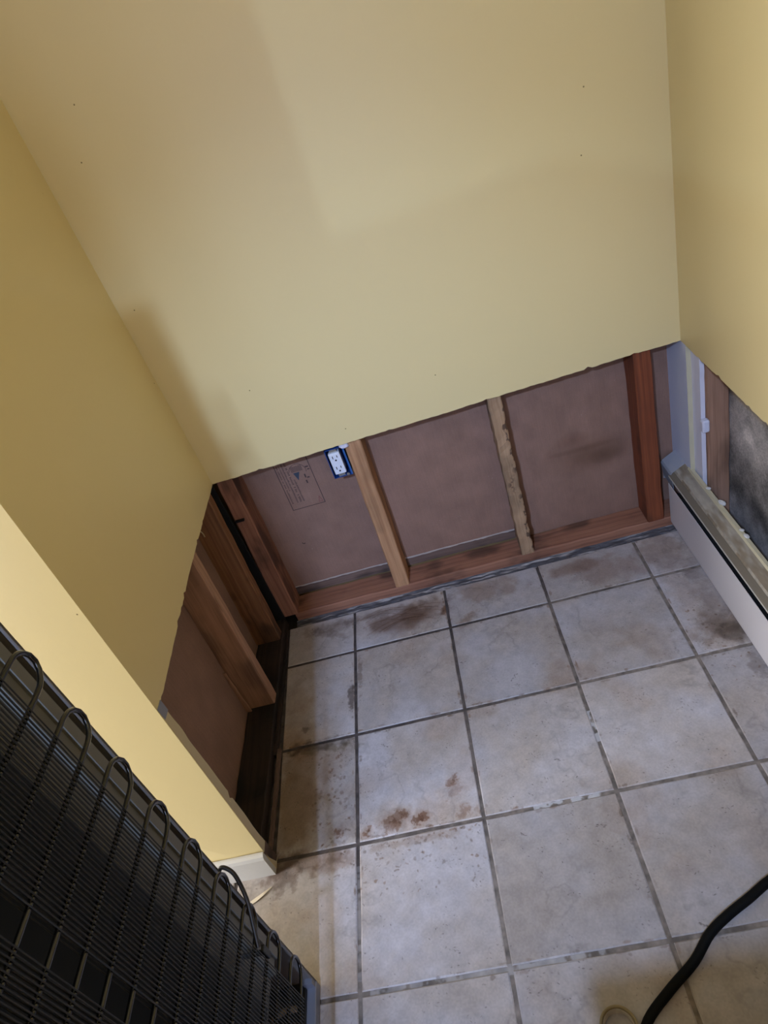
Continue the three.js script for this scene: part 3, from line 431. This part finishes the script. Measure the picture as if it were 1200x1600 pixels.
// ------------------------------------------------------------------ refrigerator, its back toward the room
{
  const f = tag(group('refrigerator', [-0.086, 0, 0.886], 0.026), 'refrigerator seen from behind with black wire condenser coil on its back', 'refrigerator');
  f.rotation.set(-0.016, 0.026, 0, 'YXZ');
  const W = 0.74, T = 1.6, D = 0.66, black = std({ color: rgb(40, 39, 36), roughness: 0.55 }), shell = std({ color: rgb(112, 106, 102), roughness: 0.5 }), panel = std({ color: rgb(112, 109, 103), roughness: 0.5 });
  mesh('cabinet', [box(-D, -0.016, 0.215, T - 0.004, 0.004, W - 0.004), box(-D, -0.3, 0.03, 0.215, 0.004, W - 0.004)], black, f);
  // folded sheet shell: the two sides, top, each with a rolled rear lip
  const side = (z) => [box(-D, 0, 0.012, T, z, z + 0.004), rbox(0.006, T - 0.012, 0.007, 0.0025, [-0.003, T / 2 + 0.006, z + 0.002])];
  mesh('side_panel', side(-0.002), shell, f); mesh('side_panel', side(W - 0.002), shell, f);
  mesh('top_panel', box(-D, 0, T - 0.004, T, 0, W), shell, f);
  // rear sheet, with pressed ribs near each side
  { const pts = [[0.013, -0.016], [0.014, -0.003], [0.03, -0.003], [0.032, -0.008], [0.046, -0.008], [0.049, -0.004], [0.056, -0.004], [0.059, -0.013], [W - 0.059, -0.013], [W - 0.05, -0.005], [W - 0.014, -0.003], [W - 0.013, -0.016]];
    const s = new THREE.Shape(pts.map(([z, x]) => new THREE.Vector2(z, x))); const g = new THREE.ExtrudeGeometry(s, { depth: T - 0.225, bevelEnabled: false }).rotateX(-Math.PI / 2).rotateY(0); 
    const p = g.attributes.position; for (let i = 0; i < p.count; i++) { const z = p.getX(i), y = p.getY(i), x = -p.getZ(i); p.setXYZ(i, x, y + 0.215, z); } const ix = p.array; for (let i = 0; i < p.count; i += 3) for (let c = 0; c < 3; c++) { const a = ix[(i + 1) * 3 + c]; ix[(i + 1) * 3 + c] = ix[(i + 2) * 3 + c]; ix[(i + 2) * 3 + c] = a; }
    g.computeVertexNormals(); mesh('rear_sheet', uvWorld(g), panel, f); }
  mesh('rear_liner', box(-0.0132, -0.0115, 0.225, T - 0.012, 0.11, W - 0.064), std({ color: rgb(30, 30, 28), roughness: 0.6 }), f);
  // base: rail, compressor bay
  mesh('base_rail', [rbox(0.02, 0.024, W, 0.002, [-0.008, 0.013, W / 2]), box(-0.02, 0, 0.012, 0.045, 0.0, 0.012)], std({ color: rgb(132, 134, 146), roughness: 0.4, metalness: 0.3 }), f);
  mesh('base_pan', box(-D, -0.018, 0.02, 0.032, 0.004, W - 0.004), black, f);
  const comp = new THREE.LatheGeometry([[0, 0.17], [0.04, 0.168], [0.075, 0.15], [0.088, 0.12], [0.09, 0.1], [0.094, 0.098], [0.094, 0.092], [0.09, 0.09], [0.086, 0.05], [0.06, 0.035], [0, 0.033]].reverse().map(([r, y]) => new THREE.Vector2(r, y)), 28);
  mesh('compressor', comp.translate(-0.16, 0, 0.4), std({ color: rgb(24, 24, 24), roughness: 0.35 }), f);
  mesh('drain_tube', tube([[-0.03, 0.045, 0.05], [-0.06, 0.06, 0.06], [-0.1, 0.05, 0.1], [-0.14, 0.045, 0.18]], 0.006, 30), std({ color: rgb(150, 132, 112), roughness: 0.6 }), f);
  // condenser: one long serpentine tube; U-bends stand 5 cm past the wire grid
  const dark = new THREE.MeshPhysicalMaterial({ color: rgb(14, 14, 16), roughness: 0.25, clearcoat: 0.8, clearcoatRoughness: 0.04 });
  const pitch = 0.0518, rr = pitch / 2, n = 26, y0 = 0.178, xo = 0.03, zl = 0.056, zr = W - 0.05, pts = [];
  for (let k = 0; k < n; k++) {
    const y = y0 + k * pitch, fwd = k % 2 === 0, a = fwd ? zr : zl, b = fwd ? zl : zr;
    for (let q = 0; q <= 14; q++) pts.push([xo, y, mix(a, b, q / 14)]);
    if (k < n - 1) for (let q = 1; q < 8; q++) { const t = q / 8 * Math.PI; pts.push([xo, y + rr - rr * Math.cos(t), b + (fwd ? -1 : 1) * rr * Math.sin(t)]); }
  }
  mesh('condenser_tube', tube(pts, 0.0034, pts.length * 3, 8), dark, f);
  // wires welded to both faces of the tube run; too fine to pick apart one by one
  const wires = [], wy0 = y0 - 0.008, wy1 = y0 + (n - 1) * pitch + 0.01, cyl = new THREE.CylinderGeometry(0.001, 0.001, wy1 - wy0, 5, 1);
  const row = (z0, z1) => { let k = 0; for (let z = z0; z < z1; z += 0.0054, k++) for (const s of [1, -1]) wires.push(cyl.clone().translate(xo + s * 0.0042, (wy0 + wy1) / 2, z + (s > 0 ? 0 : 0.0027) + R(-0.0004, 0.0004))); };
  row(0.086, 0.25); row(0.285, W - 0.07);
  const wm = mesh('condenser_wires', wires, std({ color: rgb(32, 32, 30), roughness: 0.45 }), f); wm.userData.kind = 'stuff';
  // clips that hold the condenser off the sheet, and a lead tied along it
  for (const y of [0.345, 1.38]) mesh('condenser_clip', [rbox(0.044, 0.012, 0.006, 0.002, [0.012, y, 0.075]), rbox(0.006, 0.03, 0.012, 0.002, [0.033, y, 0.075])], black, f);
  mesh('lead', tube([[-0.006, 0.47, -0.004], [0.006, 0.482, -0.004], [0.022, 0.476, 0.004], [0.03, 0.455, 0.018], [0.034, 0.43, 0.036], [0.035, 0.405, 0.06], [0.035, 0.38, 0.082]], 0.0036, 50), std({ color: rgb(40, 34, 28), roughness: 0.5 }), f);
  for (const [a, b] of [[0.03, 1.06], [1.075, T]]) mesh('door', rbox(0.06, b - a, W, 0.012, [-D - 0.032, (a + b) / 2, W / 2]), shell, f);
}

// ------------------------------------------------------------------ outlet in its blue box, nailed to the first stud
{
  const o = tag(group('wall_outlet', [0.134, 0.549, -0.2]), 'white duplex wall outlet in an open blue plastic box nailed to a stud', 'outlet');
  const blue = std({ color: rgb(24, 62, 128), roughness: 0.4 });
  const w = 0.053, h = 0.096, t = 0.0022, d = 0.07, fz = 0.008;
  mesh('outlet_box', [box(-w / 2, -w / 2 + t, -h / 2, h / 2, fz - d, fz), box(w / 2 - t, w / 2, -h / 2, h / 2, fz - d, fz), box(-w / 2, w / 2, -h / 2, -h / 2 + t, fz - d, fz), box(-w / 2, w / 2, h / 2 - t, h / 2, fz - d, fz), box(-w / 2, w / 2, -h / 2, h / 2, fz - d, fz - d + t)], blue, o);
  const rc = mesh('receptacle', [rbox(0.0335, 0.0705, 0.014, 0.003, [-0.0025, 0.0, 0.004]), rbox(0.03, 0.067, 0.03, 0.002, [-0.0025, 0, -0.014])], std({ color: rgb(226, 230, 242), roughness: 0.35 }), o);
  const slot = std({ color: 0x111318, roughness: 0.6 });
  for (const y of [0.0195, -0.0165]) {
    mesh('slot', [rbox(0.0024, 0.009, 0.001, 0.0004, [-0.0087, y + 0.003, 0.0112])], slot, rc); mesh('slot', [rbox(0.0022, 0.0072, 0.001, 0.0004, [0.0042, y + 0.004, 0.0112])], slot, rc);
    mesh('ground_hole', new THREE.CylinderGeometry(0.0026, 0.0026, 0.001, 14).rotateX(Math.PI / 2).translate(-0.0022, y - 0.0075, 0.0112), slot, rc);
  }
  const steel = std({ color: rgb(170, 168, 160), roughness: 0.35, metalness: 0.8 });
  for (const s of [1, -1]) mesh('mounting_strap', [rbox(0.02, 0.012, 0.0015, 0.0006, [-0.0025, s * 0.041, 0.003]), new THREE.CylinderGeometry(0.0032, 0.0032, 0.002, 14).rotateX(Math.PI / 2).translate(-0.0025, s * 0.042, 0.0045)], steel, o);
  mesh('screw', new THREE.CylinderGeometry(0.0042, 0.0042, 0.003, 16).rotateX(Math.PI / 2).translate(0.016, -0.043, 0.008), steel, o);
  mesh('box_flange', rbox(0.005, h, 0.004, 0.0015, [w / 2 + 0.001, 0, fz - 0.001]), std({ color: rgb(40, 92, 160), roughness: 0.35 }), o);
}
{ // white joint-compound scrap beside the box
  const g = new THREE.IcosahedronGeometry(0.011, 2), p = g.attributes.position; for (let i = 0; i < p.count; i++) { const k = 0.75 + 0.6 * noise(p.getX(i) * 260 + 9, p.getY(i) * 260 + p.getZ(i) * 120, 180); p.setXYZ(i, p.getX(i) * 1.2 * k, p.getY(i) * 0.8 * k, p.getZ(i) * 0.5 * k); } g.computeVertexNormals();
  const m = mesh('plaster_scrap', uvWorld(g), std({ color: rgb(215, 210, 222), roughness: 0.95 })); m.position.set(0.166, 0.597, -0.194); tag(m, 'small white plaster scrap wedged between outlet box and tan stud', 'plaster scrap');
}

// ------------------------------------------------------------------ small things
{
  const c = tag(group('power_cord', [0, 0, 0]), 'thick black power cord lying across the tiles at lower right', 'cord'), r = 0.0085;
  mesh('cord_sheath', tube([[1.015, r, 1.5], [1.022, r, 1.1], [1.015, r, 0.86], [0.965, r, 0.815], [0.89, r, 0.825], [0.82, r, 0.85], [0.772, r, 0.873], [0.727, r, 0.893], [0.682, r, 0.918], [0.637, r, 0.957], [0.58, r, 0.993], [0.523, r, 1.036], [0.498, r, 1.08], [0.49, r, 1.15], [0.5, r, 1.28]], r, 120, 14), new THREE.MeshPhysicalMaterial({ color: rgb(10, 11, 12), roughness: 0.7, specularIntensity: 0.35 }), c);
}
{
  const c = tag(group('tape_roll', [0.476, 0, 1.037]), 'roll of beige tape lying flat on the tile beside the black cord', 'tape roll');
  const ring = (pr, m, n) => mesh(n, new THREE.LatheGeometry(pr.map(([x, y]) => new THREE.Vector2(x, y)), 48), m, c);
  ring([[0.027, 0.0005], [0.0325, 0.0005], [0.033, 0.002], [0.033, 0.018], [0.0325, 0.0195], [0.027, 0.0195], [0.027, 0.0005]], std({ color: rgb(150, 136, 108), roughness: 0.45 }), 'tape_winding');
  ring([[0.025, 0.001], [0.027, 0.001], [0.027, 0.019], [0.025, 0.019], [0.025, 0.001]], std({ color: rgb(206, 198, 190), roughness: 0.8, side: THREE.DoubleSide }), 'cardboard_core');
}
function scrap(pts, label, kind, col, thick = 0.0008) {   // a curled sliver: pairs of edge points
  const pos = [], q = (a) => new THREE.Vector3(...a); for (let i = 0; i < pts.length - 1; i++) { const [a, b] = pts[i], [c, d] = pts[i + 1]; for (const [p1, p2, p3, p4] of [[a, b, d, c]]) { const U = (v) => [v[0], v[1] + thick, v[2]]; pos.push(...U(p1), ...U(p2), ...U(p3), ...U(p1), ...U(p3), ...U(p4), ...p1, ...p3, ...p2, ...p1, ...p4, ...p3, ...p1, ...U(p4), ...p4, ...p1, ...U(p1), ...U(p4), ...p2, ...p3, ...U(p3), ...p2, ...U(p3), ...U(p2)); } }
  const g = new THREE.BufferGeometry(); g.setAttribute('position', new THREE.Float32BufferAttribute(pos, 3)); g.computeVertexNormals();
  return tag(mesh(kind, uvWorld(g), std({ color: col, roughness: 0.9, side: THREE.DoubleSide })), label, 'scrap');
}
scrap([[[-0.272, 0.0005, 0.698], [-0.268, 0.0005, 0.705]], [[-0.25, 0.002, 0.688], [-0.246, 0.002, 0.696]], [[-0.23, 0.003, 0.679], [-0.228, 0.003, 0.685]], [[-0.212, 0.001, 0.669], [-0.213, 0.001, 0.672]]], 'pale paper sliver lying on the shaded tile below the white baseboard', 'paper_sliver', rgb(232, 220, 200));
{
  const m = mesh('paper_curl', tube([[-0.232, 0.598, 0.036], [-0.236, 0.594, 0.018], [-0.243, 0.578, 0.002], [-0.246, 0.556, -0.012], [-0.247, 0.545, -0.014]], 0.0016, 24, 6), std({ color: rgb(190, 168, 128), roughness: 0.9 })); tag(m, 'thin tan paper curl hanging from the cut edge of the left drywall', 'paper curl');
}
{
  const chip = (pos, s, ry, label, flat = 0.6) => { const g = new THREE.IcosahedronGeometry(s, 1), p = g.attributes.position; for (let i = 0; i < p.count; i++) { const k = 0.7 + 0.6 * noise(p.getX(i) * 300 + pos[0] * 90, p.getY(i) * 300 + p.getZ(i) * 200 + 5, 190); p.setXYZ(i, p.getX(i) * k, p.getY(i) * k * flat, p.getZ(i) * k * 1.5); } g.computeVertexNormals(); const m = mesh('plaster_chip', uvWorld(g), std({ color: rgb(226, 222, 220), roughness: 0.95 })); m.position.set(...pos); m.rotation.y = ry; tag(m, label, 'plaster chip', 'plaster chips behind the heater'); };
  chip([1.104, 0.23, 0.022], 0.008, 0.3, 'largest white plaster chip on the heater edge beside the brown stud');
  chip([1.1, 0.229, -0.051], 0.0045, 1.0, 'small plaster chip on the heater edge below the whitish board');
  chip([1.1, 0.2285, 0.164], 0.0055, 0.2, 'tan-white plaster chip at the heater edge before the grey sheathing');
  chip([1.1, 0.229, 0.14], 0.004, 0.9, 'tiny plaster crumb on the heater edge just left of the tan-white chip');
}
{
  const c = tag(group('plastic_anchor', [1.1165, 0.405, -0.094]), 'white rounded plastic clip on the brown stud of the right wall', 'clip');
  mesh('anchor_plate', rbox(0.02, 0.038, 0.02, 0.006, [-0.004, 0, 0], 4), std({ color: rgb(228, 228, 244), roughness: 0.4 }), c);
}
// small marks on the painted walls: nail pops and dings, each a shallow dimple plug
{
  const dot = std({ color: rgb(150, 128, 86), roughness: 0.9 }), dg = new THREE.SphereGeometry(0.0017, 10, 6).scale(1, 1, 0.3);
  for (const [x, y] of [[-0.137, 1.436], [-0.094, 1.534], [-0.189, 1.117], [-0.011, 0.836], [0.921, 1.254], [0.9, 1.127], [0.191, 0.65], [0.465, 0.726]]) mesh('wall_ding', dg, dot, wallBack).position.set(x, y, -0.1849);
  const dl = dg.clone().rotateY(Math.PI / 2); for (const [y, z] of [[1.41, -0.138], [0.936, -0.17]]) mesh('wall_ding', dl, dot, wallLeft).position.set(mix(-0.229, xEnd(y), (z + 0.185) / 0.78), y, z);
  for (const [x, y] of [[-0.225, 0.85], [-0.245, 0.7], [-0.235, 0.5]]) mesh('wall_ding', dg, dot, wallLeft).position.set(x, y, zEnd(y) + 0.0001);
}

renderer.render(scene, camera);
